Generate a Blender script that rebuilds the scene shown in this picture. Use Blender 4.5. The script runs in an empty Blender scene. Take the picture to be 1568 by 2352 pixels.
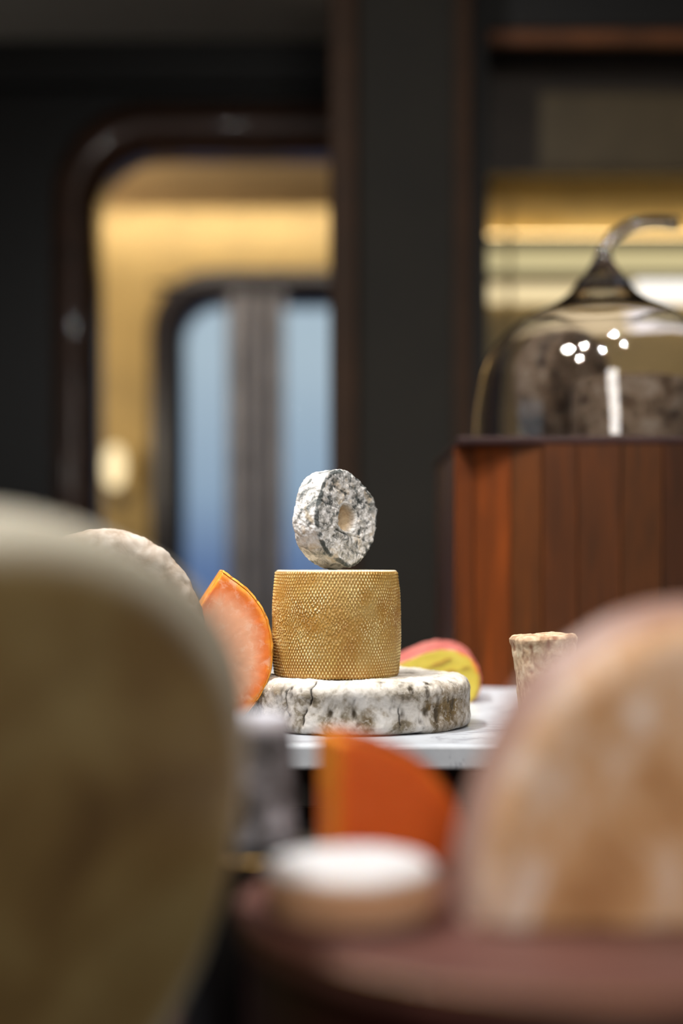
import bpy, bmesh, math, random
import numpy as np
from mathutils import Vector, Matrix
random.seed(7)
C = bpy.context.scene
PI = math.pi

# ------------------------------------------------------------------ camera
EYE = 1.12
F = 50 / 24 * 1568            # focal length in pixels of the 1568x2352 frame
cd = bpy.data.cameras.new('camera'); cam = bpy.data.objects.new('camera', cd)
C.collection.objects.link(cam); C.camera = cam
cam.location = (0, 0, EYE); cam.rotation_euler = (PI / 2, 0, 0)
cd.sensor_fit = 'HORIZONTAL'; cd.sensor_width = 24; cd.sensor_height = 36; cd.lens = 50
cd.shift_y = 136 / 1568
cd.clip_start = .02
cd.dof.use_dof = True; cd.dof.focus_distance = 1.068; cd.dof.aperture_fstop = 1.9

def at(px, py, d):
    """point of the room at depth d seen at that place of the photograph"""
    return Vector(((px - 784) / F * d, d, EYE - (py - 1312) / F * d))

# ------------------------------------------------------------------ colour
def lin(c):
    out = []
    for v in c:
        v /= 255
        out.append(v / 12.92 if v <= .04045 else ((v + .055) / 1.055) ** 2.4)
    return tuple(out) + (1,)

# ------------------------------------------------------------------ world: pale overcast evening sky
w = bpy.data.worlds.new('sky'); C.world = w; w.use_nodes = True
nt = w.node_tree; nt.nodes.clear()
wo = nt.nodes.new('ShaderNodeOutputWorld'); bg = nt.nodes.new('ShaderNodeBackground')
tc = nt.nodes.new('ShaderNodeTexCoord'); sx = nt.nodes.new('ShaderNodeSeparateXYZ'); rp = nt.nodes.new('ShaderNodeValToRGB')
nt.links.new(tc.outputs['Generated'], sx.inputs[0]); nt.links.new(sx.outputs['Z'], rp.inputs[0])
nt.links.new(rp.outputs[0], bg.inputs[0]); nt.links.new(bg.outputs[0], wo.inputs[0])
rp.color_ramp.elements[0].position = 0.0; rp.color_ramp.elements[0].color = lin((92, 116, 155))
rp.color_ramp.elements[1].position = .15; rp.color_ramp.elements[1].color = lin((172, 190, 200))
e_ = rp.color_ramp.elements.new(.055); e_.color = lin((142, 164, 184))
bg.inputs[1].default_value = 1.1

# ------------------------------------------------------------------ lamps
def aim(o, target):
    o.rotation_euler = (Vector(target) - o.location).to_track_quat('-Z', 'Y').to_euler()
def area(loc, target, size, energy, color=(1, 1, 1), sy=None):
    l = bpy.data.lights.new('area_lamp', 'AREA'); l.energy = energy; l.color = color; l.size = size
    l.shape = 'DISK' if sy is None else 'RECTANGLE'
    if sy: l.size_y = sy
    o = bpy.data.objects.new('area_lamp', l); C.collection.objects.link(o); o.location = loc; aim(o, target); return o
def dot(loc):
    """small ceiling downlight over the glass bell"""
    o = area(loc, (.28, 1.5, 1.25), .055, 1.1, (1, .95, .9)); o.data.spread = math.radians(55); o.name = 'downlight'; return o
WARM = (1, .9, .76)
area((-.50, .86, 2.35), (-.02, 1.02, 1.05), .16, 27, (1, .97, .93))         # main display lamp over the cheeses
area((.25, -.5, 1.95), (0, 1.0, 1.0), .30, 15, (1, .95, .88), .8)               # added fill lamp, unseen behind the camera, brightens the fronts
dot((.35, .95, 2.5))
dot((-.25, .7, 2.5))
dot((.05, .35, 2.5))
dot((-.6, .2, 2.5))
dot((.55, .6, 2.5))
area((-.2, 5.84, 2.63), (-.2, 6.0, 2.42), 1.9, 4.6, (1, .92, .80), .04)          # cove lamp of the far room
area((-1.7, 4.9, 1.7), (-.6, 5.2, 2.65), .7, 22, (1, .87, .68))  # added unseen lamp to brighten the far room's ceiling
area((-1.9, 3.0, 1.5), (-1.3, 3.4, 2.6), .3, 2.2, (1, .95, .85))              # added lamp out of view at left, lifts the dark ceiling

# ------------------------------------------------------------------ exposure
C.view_settings.view_transform = 'Standard'; C.view_settings.look = 'None'
C.view_settings.gamma = 1; C.view_settings.use_curve_mapping = False
C.view_settings.exposure = 0.0
C.cycles.max_bounces = 10; C.cycles.transmission_bounces = 10; C.cycles.transparent_max_bounces = 12
C.cycles.diffuse_bounces = 4; C.cycles.glossy_bounces = 5
C.cycles.sample_clamp_indirect = 4; C.cycles.blur_glossy = .5

# ------------------------------------------------------------------ helpers
def hash3(i, j, k, s):
    h = (i * 374761393 + j * 668265263 + k * 2147483647 + s * 1274126177) & 0xFFFFFFFF
    h = ((h ^ (h >> 13)) * 1274126177) & 0xFFFFFFFF
    h = (h ^ (h >> 16)) & 0xFFFF
    return h / 65535.0
def vnoise(P, scale, seed=0):
    Q = P * scale + 100.37
    I = np.floor(Q).astype(np.int64); f = Q - I; f = f * f * (3 - 2 * f)
    r = 0
    for a in (0, 1):
        for b in (0, 1):
            for c in (0, 1):
                wgt = (f[:, 0] if a else 1 - f[:, 0]) * (f[:, 1] if b else 1 - f[:, 1]) * (f[:, 2] if c else 1 - f[:, 2])
                r = r + wgt * hash3(I[:, 0] + a, I[:, 1] + b, I[:, 2] + c, seed)
    return r * 2 - 1
def fbm(P, scale, seed=0, octv=4, gain=.5):
    r = 0; a = 1; t = 0
    for o in range(octv):
        r = r + a * vnoise(P, scale * 2.03 ** o, seed + o * 17); t += a; a *= gain
    return r / t
def ss(x, a, b):
    t = np.clip((x - a) / (b - a), 0, 1); return t * t * (3 - 2 * t)

def link(o, parent=None):
    C.collection.objects.link(o)
    if parent is not None: o.parent = parent
    return o
def np_mesh(name, V, Q, mat, parent=None, attrs=None, smooth=True, loc=None):
    me = bpy.data.meshes.new(name)
    V = np.asarray(V, dtype=np.float32); Q = np.asarray(Q, dtype=np.int32)
    n = Q.shape[1]
    me.vertices.add(len(V)); me.vertices.foreach_set('co', V.ravel())
    me.loops.add(Q.size); me.loops.foreach_set('vertex_index', Q.ravel())
    me.polygons.add(len(Q)); me.polygons.foreach_set('loop_start', np.arange(0, Q.size, n, dtype=np.int32))
    me.polygons.foreach_set('use_smooth', np.full(len(Q), smooth, dtype=bool))
    me.update(calc_edges=True); me.validate()
    for k, a in (attrs or {}).items():
        at_ = me.attributes.new(k, 'FLOAT', 'POINT'); at_.data.foreach_set('value', np.asarray(a, dtype=np.float32))
    me.materials.append(mat)
    o = bpy.data.objects.new(name, me); link(o, parent)
    if loc is not None: o.location = loc
    return o
def bm_obj(name, bm, mat, parent=None, smooth=False, loc=None):
    me = bpy.data.meshes.new(name); bmesh.ops.recalc_face_normals(bm, faces=bm.faces); bm.to_mesh(me); bm.free()
    if smooth:
        for p in me.polygons: p.use_smooth = True
    me.materials.append(mat)
    o = bpy.data.objects.new(name, me); link(o, parent)
    if loc is not None: o.location = loc
    return o
def box_bm(x0, x1, y0, y1, z0, z1, bev=0, seg=2, bm=None):
    b = bmesh.new()
    bmesh.ops.create_cube(b, size=1)
    for v in b.verts: v.co = Vector((x0 + (v.co.x + .5) * (x1 - x0), y0 + (v.co.y + .5) * (y1 - y0), z0 + (v.co.z + .5) * (z1 - z0)))
    if bev: bmesh.ops.bevel(b, geom=b.edges[:], offset=bev, segments=seg, profile=.5, affect='EDGES')
    if bm is None: return b
    me = bpy.data.meshes.new('tmp'); b.to_mesh(me); b.free(); bm.from_mesh(me); bpy.data.meshes.remove(me); return bm
def box(name, x0, x1, y0, y1, z0, z1, mat, parent=None, bev=0, seg=2):
    return bm_obj(name, box_bm(x0, x1, y0, y1, z0, z1, bev, seg), mat, parent, smooth=False)
def tag(o, label, cat, group=None):
    o['label'] = label; o['category'] = cat
    if group: o['group'] = group
    return o
def thing(name, label, cat, loc=(0, 0, 0), rz=0, group=None):
    o = bpy.data.objects.new(name, None); o.empty_display_size = .05; link(o); o.location = loc; o.rotation_euler = (0, 0, rz)
    return tag(o, label, cat, group)
def struct(o): o['kind'] = 'structure'; return o

def smooth_profile(pts, step):
    """resample a polyline densely"""
    out = []
    for (a, b) in zip(pts[:-1], pts[1:]):
        L = math.dist(a, b); n = max(1, int(round(L / step)))
        for i in range(n): out.append((a[0] + (b[0] - a[0]) * i / n, a[1] + (b[1] - a[1]) * i / n))
    out.append(pts[-1]); return out
def rounded_rect_profile(R, H, rt, rb, step, bulge=0):
    """(r,z) from the centre of the base to the centre of the top"""
    pts = [(0, 0), (R - rb, 0)]
    for i in range(1, 13):
        t = -PI / 2 + PI / 2 * i / 12; pts.append((R - rb + rb * math.cos(t), rb + rb * math.sin(t)))
    for i in range(1, 20):
        z = rb + (H - rt - rb) * i / 20; pts.append((R + bulge * math.sin(PI * i / 20), z))
    for i in range(0, 13):
        t = PI / 2 * i / 12; pts.append((R - rt + rt * math.cos(t), H - rt + rt * math.sin(t)))
    pts.append((0, H))
    return smooth_profile(pts, step)
def revolve(prof, seg):
    """V, Q, N of a closed surface of revolution; the poles are collapsed to tiny rings"""
    pr = np.array(prof); pr[:, 0] = np.maximum(pr[:, 0], 1e-5)
    th = np.linspace(0, 2 * PI, seg, endpoint=False)
    n = len(pr)
    V = np.stack([pr[:, 0][:, None] * np.cos(th)[None], pr[:, 0][:, None] * np.sin(th)[None], np.repeat(pr[:, 1][:, None], seg, 1)], -1)
    d = np.gradient(pr, axis=0); ln = np.hypot(d[:, 0], d[:, 1]) + 1e-12
    nr = d[:, 1] / ln; nz = -d[:, 0] / ln
    N = np.stack([nr[:, None] * np.cos(th)[None], nr[:, None] * np.sin(th)[None], np.repeat(nz[:, None], seg, 1)], -1)
    i, j = np.meshgrid(np.arange(n - 1), np.arange(seg), indexing='ij')
    a = i * seg + j; b = i * seg + (j + 1) % seg
    Q = np.stack([a, b, b + seg, a + seg], -1).reshape(-1, 4)
    return V.reshape(-1, 3), Q, N.reshape(-1, 3)
def tube(path, rad, seg=16, caps=True):
    P = [Vector(p) for p in path]; V = []; F_ = []
    up = Vector((0, 1, 0))
    for i, p in enumerate(P):
        t = (P[min(i + 1, len(P) - 1)] - P[max(i - 1, 0)]).normalized()
        a = t.cross(up)
        if a.length < .1: a = t.cross(Vector((1, 0, 0)))
        a.normalize(); b = a.cross(t).normalized()
        r = rad[i] if isinstance(rad, (list, tuple)) else rad
        for k in range(seg):
            q = 2 * PI * k / seg; V.append(p + a * (r * math.cos(q)) + b * (r * math.sin(q)))
    bm = bmesh.new(); vs = [bm.verts.new(v) for v in V]
    for i in range(len(P) - 1):
        for k in range(seg):
            bm.faces.new((vs[i * seg + k], vs[i * seg + (k + 1) % seg], vs[(i + 1) * seg + (k + 1) % seg], vs[(i + 1) * seg + k]))
    if caps:
        bm.faces.new(vs[:seg]); bm.faces.new(vs[-seg:])
    return bm

# ------------------------------------------------------------------ materials
def new_mat(name):
    m = bpy.data.materials.new(name); m.use_nodes = True
    n = m.node_tree; b = n.nodes['Principled BSDF']; return m, n, b
def noise_node(n, scale, detail=6, rough=.6, vec=None, dist=0):
    t = n.nodes.new('ShaderNodeTexNoise'); t.inputs['Scale'].default_value = scale; t.inputs['Detail'].default_value = detail
    t.inputs['Roughness'].default_value = rough; t.inputs['Distortion'].default_value = dist
    if vec is not None: n.links.new(vec, t.inputs['Vector'])
    return t.outputs['Fac']
def ramp(n, src, stops):
    r = n.nodes.new('ShaderNodeValToRGB'); e = r.color_ramp.elements
    while len(e) < len(stops): e.new(.5)
    for i, (p, c) in enumerate(stops): e[i].position = p; e[i].color = lin(c) if max(c) > 1 or len(c) == 3 else c
    n.links.new(src, r.inputs[0]); return r.outputs[0]
def mixc(n, fac, a, b, mode='MIX'):
    x = n.nodes.new('ShaderNodeMix'); x.data_type = 'RGBA'; x.blend_type = mode
    if isinstance(fac, float): x.inputs[0].default_value = fac
    else: n.links.new(fac, x.inputs[0])
    for s, v in ((6, a), (7, b)):
        if isinstance(v, tuple): x.inputs[s].default_value = v
        else: n.links.new(v, x.inputs[s])
    return x.outputs[2]
def maprange(n, src, a, b, c=0, d=1):
    x = n.nodes.new('ShaderNodeMapRange'); n.links.new(src, x.inputs[0])
    for i, v in enumerate((a, b, c, d)): x.inputs[i + 1].default_value = v
    x.interpolation_type = 'SMOOTHSTEP'; return x.outputs[0]
def objco(n, scale=(1, 1, 1)):
    t = n.nodes.new('ShaderNodeTexCoord'); mp = n.nodes.new('ShaderNodeMapping'); mp.inputs['Scale'].default_value = scale
    n.links.new(t.outputs['Object'], mp.inputs['Vector']); return mp.outputs[0]
def attr(n, k):
    a = n.nodes.new('ShaderNodeAttribute'); a.attribute_name = k; return a.outputs['Fac']
def bump(n, b, h, strength, dist=.001):
    x = n.nodes.new('ShaderNodeBump'); x.inputs['Strength'].default_value = strength; x.inputs['Distance'].default_value = dist
    n.links.new(h, x.inputs['Height']); n.links.new(x.outputs[0], b.inputs['Normal'])
def plain(name, c, rough=.6, metal=0, var=0.0, scale=30, spec=.5, stretch=(1, 1, 1), coat=0):
    m, n, b = new_mat(name)
    b.inputs['Roughness'].default_value = rough; b.inputs['Metallic'].default_value = metal
    b.inputs['Specular IOR Level'].default_value = spec; b.inputs['Coat Weight'].default_value = coat
    f = noise_node(n, scale, vec=objco(n, stretch))
    lo = tuple(max(0, v * (1 - var)) for v in c); hi = tuple(min(255, v * (1 + var)) for v in c)
    n.links.new(ramp(n, f, [(.3, lo), (.7, hi)]), b.inputs['Base Color'])
    return m
def cheese(name, stops, scale=40, rough=.75, sss=.0, fine=600, fstr=.4, fdist=.0004, cav=None, spec=.3, dist=.6, speck=None):
    """rind or paste: colour patches from noise, 'cav' darkens real hollows, 'speck' scatters mould dots"""
    m, n, b = new_mat(name)
    v = objco(n)
    col = ramp(n, noise_node(n, scale, 8, .62, v, dist), stops)
    if speck:
        s = maprange(n, noise_node(n, speck[0], 5, .7, v, .3), speck[1], speck[1] + .08)
        col = mixc(n, s, col, lin(speck[2]))
    if cav:
        col = mixc(n, maprange(n, attr(n, 'cav'), cav[0], cav[1]), col, lin(cav[2]))
    n.links.new(col, b.inputs['Base Color'])
    b.inputs['Roughness'].default_value = rough; b.inputs['Specular IOR Level'].default_value = spec
    if sss:
        b.inputs['Subsurface Weight'].default_value = sss; b.inputs['Subsurface Radius'].default_value = (1, .5, .25); b.inputs['Subsurface Scale'].default_value = .004
    bump(n, b, noise_node(n, fine, 6, .7, v), fstr, fdist)
    return m
def emit(name, c, s):
    m = bpy.data.materials.new(name); m.use_nodes = True; n = m.node_tree; n.nodes.clear()
    e = n.nodes.new('ShaderNodeEmission'); o = n.nodes.new('ShaderNodeOutputMaterial')
    e.inputs[0].default_value = lin(c); e.inputs[1].default_value = s; n.links.new(e.outputs[0], o.inputs[0]); return m

def rim_tint(m, ax, r0, r1, c):
    """mixes a second colour into the base colour, by distance along the given axes"""
    n = m.node_tree; b = n.nodes['Principled BSDF']; src = b.inputs['Base Color'].links[0].from_socket
    sp = n.nodes.new('ShaderNodeSeparateXYZ'); n.links.new(objco(n), sp.inputs[0]); sq = []
    for a in ax:
        h = n.nodes.new('ShaderNodeMath'); h.operation = 'POWER'; n.links.new(sp.outputs[a], h.inputs[0]); h.inputs[1].default_value = 2; sq.append(h)
    q = n.nodes.new('ShaderNodeMath'); q.operation = 'ADD'; n.links.new(sq[0].outputs[0], q.inputs[0]); n.links.new(sq[1].outputs[0], q.inputs[1])
    n.links.new(mixc(n, maprange(n, q.outputs[0], r0 ** 2, r1 ** 2), src, lin(c)), b.inputs['Base Color'])

M_wall = plain('dark_wall_paint', (30, 28, 24), .7, var=.08, scale=4)
M_black = plain('black_lacquer', (14, 13, 13), .5)
M_ceil = plain('ceiling_paint', (150, 144, 136), .8, var=.05)
M_floor = plain('dark_floor', (50, 38, 28), .5, var=.2, scale=6)
M_pier = plain('pier_cloth', (29, 25, 17), .8, var=.1, scale=8)
M_gold = plain('gold_wallpaper', (184, 156, 98), .6, var=.06, scale=5)
M_goldceil = plain('warm_ceiling', (178, 150, 108), .7, var=.06, scale=3)
M_wood = plain('polished_wood', (66, 42, 28), .42, var=.25, scale=10, stretch=(1, 1, 6), coat=.4)
M_trimw = plain('pier_edge_wood', (54, 35, 20), .6, var=.15, scale=8, spec=.2)
M_darkwood = plain('dark_window_wood', (30, 27, 34), .35, var=.15, scale=10)
M_curtain = plain('grey_curtain_cloth', (205, 205, 212), .9, var=.12, scale=12)
n = M_curtain.node_tree; tl = n.nodes.new('ShaderNodeBsdfTranslucent'); tl.inputs[0].default_value = lin((190, 190, 196)); ms = n.nodes.new('ShaderNodeMixShader'); ms.inputs[0].default_value = .5
n.links.new(n.nodes['Principled BSDF'].outputs[0], ms.inputs[1]); n.links.new(tl.outputs[0], ms.inputs[2]); n.links.new(ms.outputs[0], n.nodes['Material Output'].inputs[0])

def rr_path(x0, x1, z0, z1, r, n=14, rb=None):
    rb = r if rb is None else rb
    pts = []
    for cx, cz, a0, q in ((x1 - r, z1 - r, 0, r), (x0 + r, z1 - r, PI / 2, r), (x0 + rb, z0 + rb, PI, rb), (x1 - rb, z0 + rb, 1.5 * PI, rb)):
        for i in range(n + 1):
            a = a0 + PI / 2 * i / n; pts.append((cx + q * math.cos(a), cz + q * math.sin(a)))
    return pts
def holed_wall(name, x0, x1, z0, z1, holes, y0, y1, mat, parent=None):
    bm = bmesh.new(); edges = []
    for lp in [[(x0, z0), (x1, z0), (x1, z1), (x0, z1)]] + holes:
        vs = [bm.verts.new((p[0], y0, p[1])) for p in lp]
        edges += [bm.edges.new((vs[i], vs[(i + 1) % len(vs)])) for i in range(len(vs))]
    bmesh.ops.triangle_fill(bm, use_beauty=True, use_dissolve=False, edges=edges)
    r = bmesh.ops.extrude_face_region(bm, geom=bm.faces[:])
    for v in [g for g in r['geom'] if isinstance(g, bmesh.types.BMVert)]: v.co.y = y1
    return bm_obj(name, bm, mat, parent)
def frame_ring(name, outer, inner, y0, y1, mat, parent=None, bulge=0):
    """moulding between two loops of equal count, rounded toward the camera"""
    bm = bmesh.new(); n = len(outer); rings = []
    K = 7
    for k in range(K):
        t = k / (K - 1); y = y0 - bulge * math.sin(PI * t)
        rings.append([bm.verts.new((o[0] + (i[0] - o[0]) * t, y, o[1] + (i[1] - o[1]) * t)) for o, i in zip(outer, inner)])
    rings.append([bm.verts.new((i[0], y1, i[1])) for i in inner]); rings.append([bm.verts.new((o[0], y1, o[1])) for o in outer])
    for a, b in zip(rings, rings[1:] + rings[:1]):
        for i in range(n): bm.faces.new((a[i], a[(i + 1) % n], b[(i + 1) % n], b[i]))
    return bm_obj(name, bm, mat, parent, smooth=True)

# ------------------------------------------------------------------ room shell
CEIL = 2.59
struct(box('floor', -2.5, 2.5, -2.2, 6.3, -.1, 0, M_floor))
struct(box('ceiling', -2.5, 2.5, -2.2, 4.1, CEIL, CEIL + .1, M_ceil))
lw_ = holed_wall('wall_left', -2.2, 6.3, 0, 2.8, [[(.1, .7), (1.5, .7), (1.5, 2.2), (.1, 2.2)]], 0, .1, M_wall)
lw_.rotation_euler = (0, 0, PI / 2); lw_.location = (-2.5, 0, 0); struct(lw_)
struct(box('wall_right', 2.5, 2.6, -2.2, 6.3, 0, 2.8, M_wall))
struct(box('wall_front', -2.5, 2.5, -2.3, -2.2, 0, 2.7, M_wall))

w2 = bpy.data.objects.new('window_2', None); link(w2); struct(w2); w2.location = (-2.5, 0, 0)
mg, n, b = new_mat('window_glass'); b.inputs['Transmission Weight'].default_value = 1; b.inputs['Roughness'].default_value = .0
b.inputs['IOR'].default_value = 1.45; b.inputs['Base Color'].default_value = (.95, .97, 1, 1)
for ya, yb in ((.1, .14), (.44, .47), (.78, .81), (1.12, 1.15), (1.46, 1.5)):
    box('mullion', -.08, -.02, ya, yb, .7, 2.2, M_darkwood, w2, .004)
for za, zb in ((.7, .74), (2.16, 2.2)): box('window_frame', -.08, -.015, .1, 1.5, za, zb, M_darkwood, w2, .004)
for ya, yb in ((.141, .439), (.471, .779), (.811, 1.119), (1.151, 1.459)): box('pane', -.055, -.049, ya, yb, .741, 2.159, mg, w2)

# wall with the rounded pass-through, 4 m away
hole = rr_path(-.72, .30, .70, 2.33, .20)
struct(holed_wall('wall_back', -2.5, 2.5, 0, CEIL, [hole], 4.0, 4.1, M_black))
struct(frame_ring('trim_1', rr_path(-.81, .39, .61, 2.44, .27), rr_path(-.69, .27, .73, 2.30, .17), 4.0, 4.12, M_wood, bulge=.05))
struct(box('trim_2', -2.5, 2.5, 3.93, 4.0, 2.47, CEIL, M_black, bev=.01))

# far room
struct(box('ceiling_far', -2.5, 2.5, 4.1, 6.3, 2.65, 2.75, M_goldceil))
WX0, WX1, WZ0, WZ1 = -.806, .55, .80, 2.385
struct(holed_wall('wall_far', -2.5, 2.5, 0, 2.65, [rr_path(WX0 + .03, WX1 - .03, WZ0 + .03, WZ1 - .03, .24)], 6.0, 6.1, M_gold))
struct(box('trim_3', -2.5, 2.5, 5.68, 5.70, 2.572, 2.65, M_goldceil, bev=.006))
win = bpy.data.objects.new('window_1', None); link(win); struct(win); win.location = (0, 0, 0)
frame_ring('window_frame', rr_path(WX0, WX1, WZ0, WZ1, .27), rr_path(WX0 + .14, WX1 - .14, WZ0 + .14, WZ1 - .14, .15), 5.97, 6.1, M_darkwood, win, bulge=.03)
for xm in (-.36, .0, .36 - .1):
    box('mullion', xm - .012, xm + .012, 6.02, 6.05, WZ0 + .1, WZ1 - .1, M_darkwood, win, bev=.004)
mg, n, b = new_mat('window_glass'); b.inputs['Transmission Weight'].default_value = 1; b.inputs['Roughness'].default_value = .0
b.inputs['IOR'].default_value = 1.45; b.inputs['Base Color'].default_value = (.95, .97, 1, 1)
for a_, b_ in ((-.70, -.372), (-.348, -.012), (.012, .248), (.272, .45)):
    box('pane', a_, b_, 6.032, 6.038, WZ0 + .105, WZ1 - .105, mg, win)
def curtain(x0, x1, y, z0, z1, folds, amp, label):
    xs = np.linspace(0, 1, 90); zs = np.linspace(0, 1, 12)
    V = []
    for s in (0, 1):
        for z in zs:
            for x in xs:
                V.append((x0 + (x1 - x0) * x, y + s * .004 + amp * math.sin(x * folds * 2 * PI) * (1 - .25 * z) + .004 * math.sin(9 * x + 3 * z), z0 + (z1 - z0) * z))
    nx = len(xs); m = nx * len(zs); Q = []
    for s in (0, 1):
        for i in range(len(zs) - 1):
            for j in range(nx - 1):
                a = s * m + i * nx + j; q = [a, a + 1, a + 1 + nx, a + nx]; Q.append(q if s == 0 else q[::-1])
    for j in range(nx - 1): Q.append([j, j + m, j + 1 + m, j + 1]); e = (len(zs) - 1) * nx + j; Q.append([e, e + 1, e + 1 + m, e + m])
    for i in range(len(zs) - 1):
        a = i * nx; Q.append([a, a + nx, a + nx + m, a + m]); a += nx - 1; Q.append([a, a + m, a + nx + m, a + nx])
    return tag(np_mesh('curtain', V, Q, M_curtain), label, 'curtain')
curtain(-.475, -.235, 5.88, .30, 2.27, 4, .018, 'grey pleated curtain hanging between the two pale blue window panes of the far room')
cr = thing('curtain_rail', 'thin dark rail across the top of the far window carrying the grey curtain', 'curtain rail', (0, 5.885, 2.30))
bm_obj('rail', tube([(-.78, 0, 0), (.5, 0, 0)], .010, 10), M_darkwood, cr, True)
for x in (-.74, .46): bm_obj('bracket', box_bm(x - .01, x + .01, 0, .115, -.012, .012, .003), M_darkwood, cr)
for k in range(6):
    x = -.45 + k * .036
    bm_obj('ring', tube([(x, .017 * math.cos(q), -.008 + .017 * math.sin(q)) for q in np.linspace(0, 2 * PI, 17)], .003, 6, False), M_darkwood, cr, True)

# sconce in the far room
p = at(262, 1072, 5.85)
sc = thing('wall_sconce', 'small glowing round-shaded lamp on the gold wall left of the far window', 'lamp', (p.x, 5.85, p.z))
V, Q, N = revolve([(0, -.085), (.022, -.08), (.036, -.055), (.042, 0), (.036, .055), (.022, .08), (0, .085)], 24)
np_mesh('lamp_shade', V, Q, emit('lamp_glow', (250, 226, 176), 1.5), sc)
bm_obj('stem', tube([(0, 0, -.08), (0, 0, -.10), (0, .03, -.12), (0, .145, -.12)], .006, 8), M_darkwood, sc, True)
V, Q, N = revolve(rounded_rect_profile(.035, .012, .003, .003, .004), 24)
bp = np_mesh('back_plate', V, Q, M_darkwood, sc, loc=(0, .148, -.12)); bp.rotation_euler = (PI / 2, 0, 0)

# pier between the two openings, 2.6 m away
pier = struct(box('wall_middle', .0, .222, 2.6, 2.9, 0, CEIL, M_pier, bev=.004))
struct(box('trim_4', -.022, .03, 2.58, 2.92, 0, CEIL, M_trimw, bev=.006, seg=3))
struct(box('trim_5', .205, .238, 2.58, 2.92, 0, CEIL, M_trimw, bev=.006, seg=3))

# lit display cabinet, right
M_cab = plain('dark_cabinet_veneer', (72, 62, 54), .5, var=.12, scale=6)
M_cabgold = plain('satin_gold_panel', (222, 192, 124), .45, var=.08, scale=4)
M_shelf = plain('dark_bronze_shelf', (40, 36, 34), .35)
M_led = emit('led_strip', (255, 222, 160), 6.0)
M_ledb = emit('glowing_panel', (214, 198, 148), .95)
M_ledc = emit('glowing_panel_bright', (240, 218, 170), 1.15)
M_led2 = emit('led_panel', (255, 248, 236), 1.5)
cb = thing('display_cabinet', 'tall dark cabinet with lit gold back and thin shelves behind the glass bell', 'cabinet', (.95, 2.8, 0))
L = lambda x: x - .95
def cbox(name, x0, x1, y0, y1, z0, z1, m, bev=0, parent=cb):
    return box(name, L(x0), L(x1), y0 - 2.8, y1 - 2.8, z0, z1, m, parent, bev)
def zc(y, d): return EYE + (1312 - y) / F * d
cbox('side_panel', .258, .290, 2.8, 3.24, 0, CEIL - .01, M_black, .003)
cbox('side_panel', 1.60, 1.632, 2.8, 3.24, 0, CEIL - .01, M_black, .003)
cbox('back_panel', .290, 1.60, 3.2, 3.23, .9, CEIL - .01, M_cabgold)
cbox('top_rail', .290, 1.60, 2.8, 2.83, zc(100, 2.8), zc(66, 2.8), plain('cabinet_wood_rail', (118, 72, 42), .4, var=.2, scale=12), .006)
cbox('top_panel', .290, 1.60, 2.8, 2.82, zc(64, 2.8), CEIL - .01, M_black)
# recessed upper panel with a raised field
cbox('upper_panel', .290, 1.60, 3.0, 3.02, zc(400, 3.0), CEIL - .02, M_cab)
cbox('panel_field', .415, 1.50, 2.985, 3.001, zc(396, 3.0), zc(215, 3.0), plain('field_veneer', (98, 84, 60), .5, var=.15, scale=5), .01)
cbox('lower_case', .290, 1.60, 2.82, 3.22, .0, .9, M_cab, .004)
cbox('divider', .365, .372, 3.12, 3.16, .9, zc(400, 3.0) - .01, M_cabgold)
s1 = zc(552, 3.15); s2 = zc(634, 3.15)
cbox('shelf', .290, 1.60, 3.14, 3.199, s1 - .006, s1 + .008, M_shelf, .002)
cbox('shelf', .290, 1.60, 3.14, 3.199, s2 - .004, s2 + .006, M_shelf, .002)
cbox('light_strip', .31, 1.58, 3.17, 3.185, s1 + .009, s1 + .018, M_led)
cbox('light_panel', .31, 1.58, 3.185, 3.199, s2 + .012, s1 - .012, M_ledb)
cbox('light_panel', .31, 1.58, 3.187, 3.199, zc(694, 3.19), s2 - .012, M_ledc)
lp_ = cbox('light_panel', .655, 1.58, 3.170, 3.1865, zc(692, 3.17), zc(646, 3.17), M_led2, .003)
lp_['label'] = 'bright white light panel'

# ------------------------------------------------------------------ counters
TOP = EYE - .12
m_marble, n, b = new_mat('grey_white_marble')
v = objco(n, (1, 1, 1))
base = ramp(n, noise_node(n, 6, 8, .6, v, 1.2), [(.35, (170, 176, 184)), (.65, (206, 211, 218))])
vein = maprange(n, noise_node(n, 9, 10, .75, objco(n, (1, 2.2, 1)), 2.5), .53, .60)
col = mixc(n, vein, base, lin((150, 154, 164))); n.links.new(col, b.inputs['Base Color'])
b.inputs['Roughness'].default_value = .35
mc = thing('marble_counter', 'grey-white marble topped counter under the stacked cheeses', 'counter', (.1, 1.4, 0))
box('marble_slab', -1.1, 1.1, -.415, .42, TOP - .018, TOP, m_marble, mc, .003, 3)
box('apron', -1.07, 1.07, -.38, .40, TOP - .05, TOP - .0185, plain('apron_metal', (60, 58, 56), .35, metal=.6), mc, .002)
box('base', -1.05, 1.05, -.35, .38, 0, TOP - .0505, M_black, mc, .004)
FT = EYE - .240
fc = thing('front_counter', 'low dark counter in front carrying the round wooden stand', 'counter', (0, .5, 0))
box('counter_top', -1.1, 1.1, -.26, .44, FT - .03, FT, plain('dark_red_lacquer', (36, 14, 14), .4, var=.15), fc, .004)
box('base', -1.06, 1.06, -.22, .40, 0, FT - .0305, M_black, fc, .004)

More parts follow.
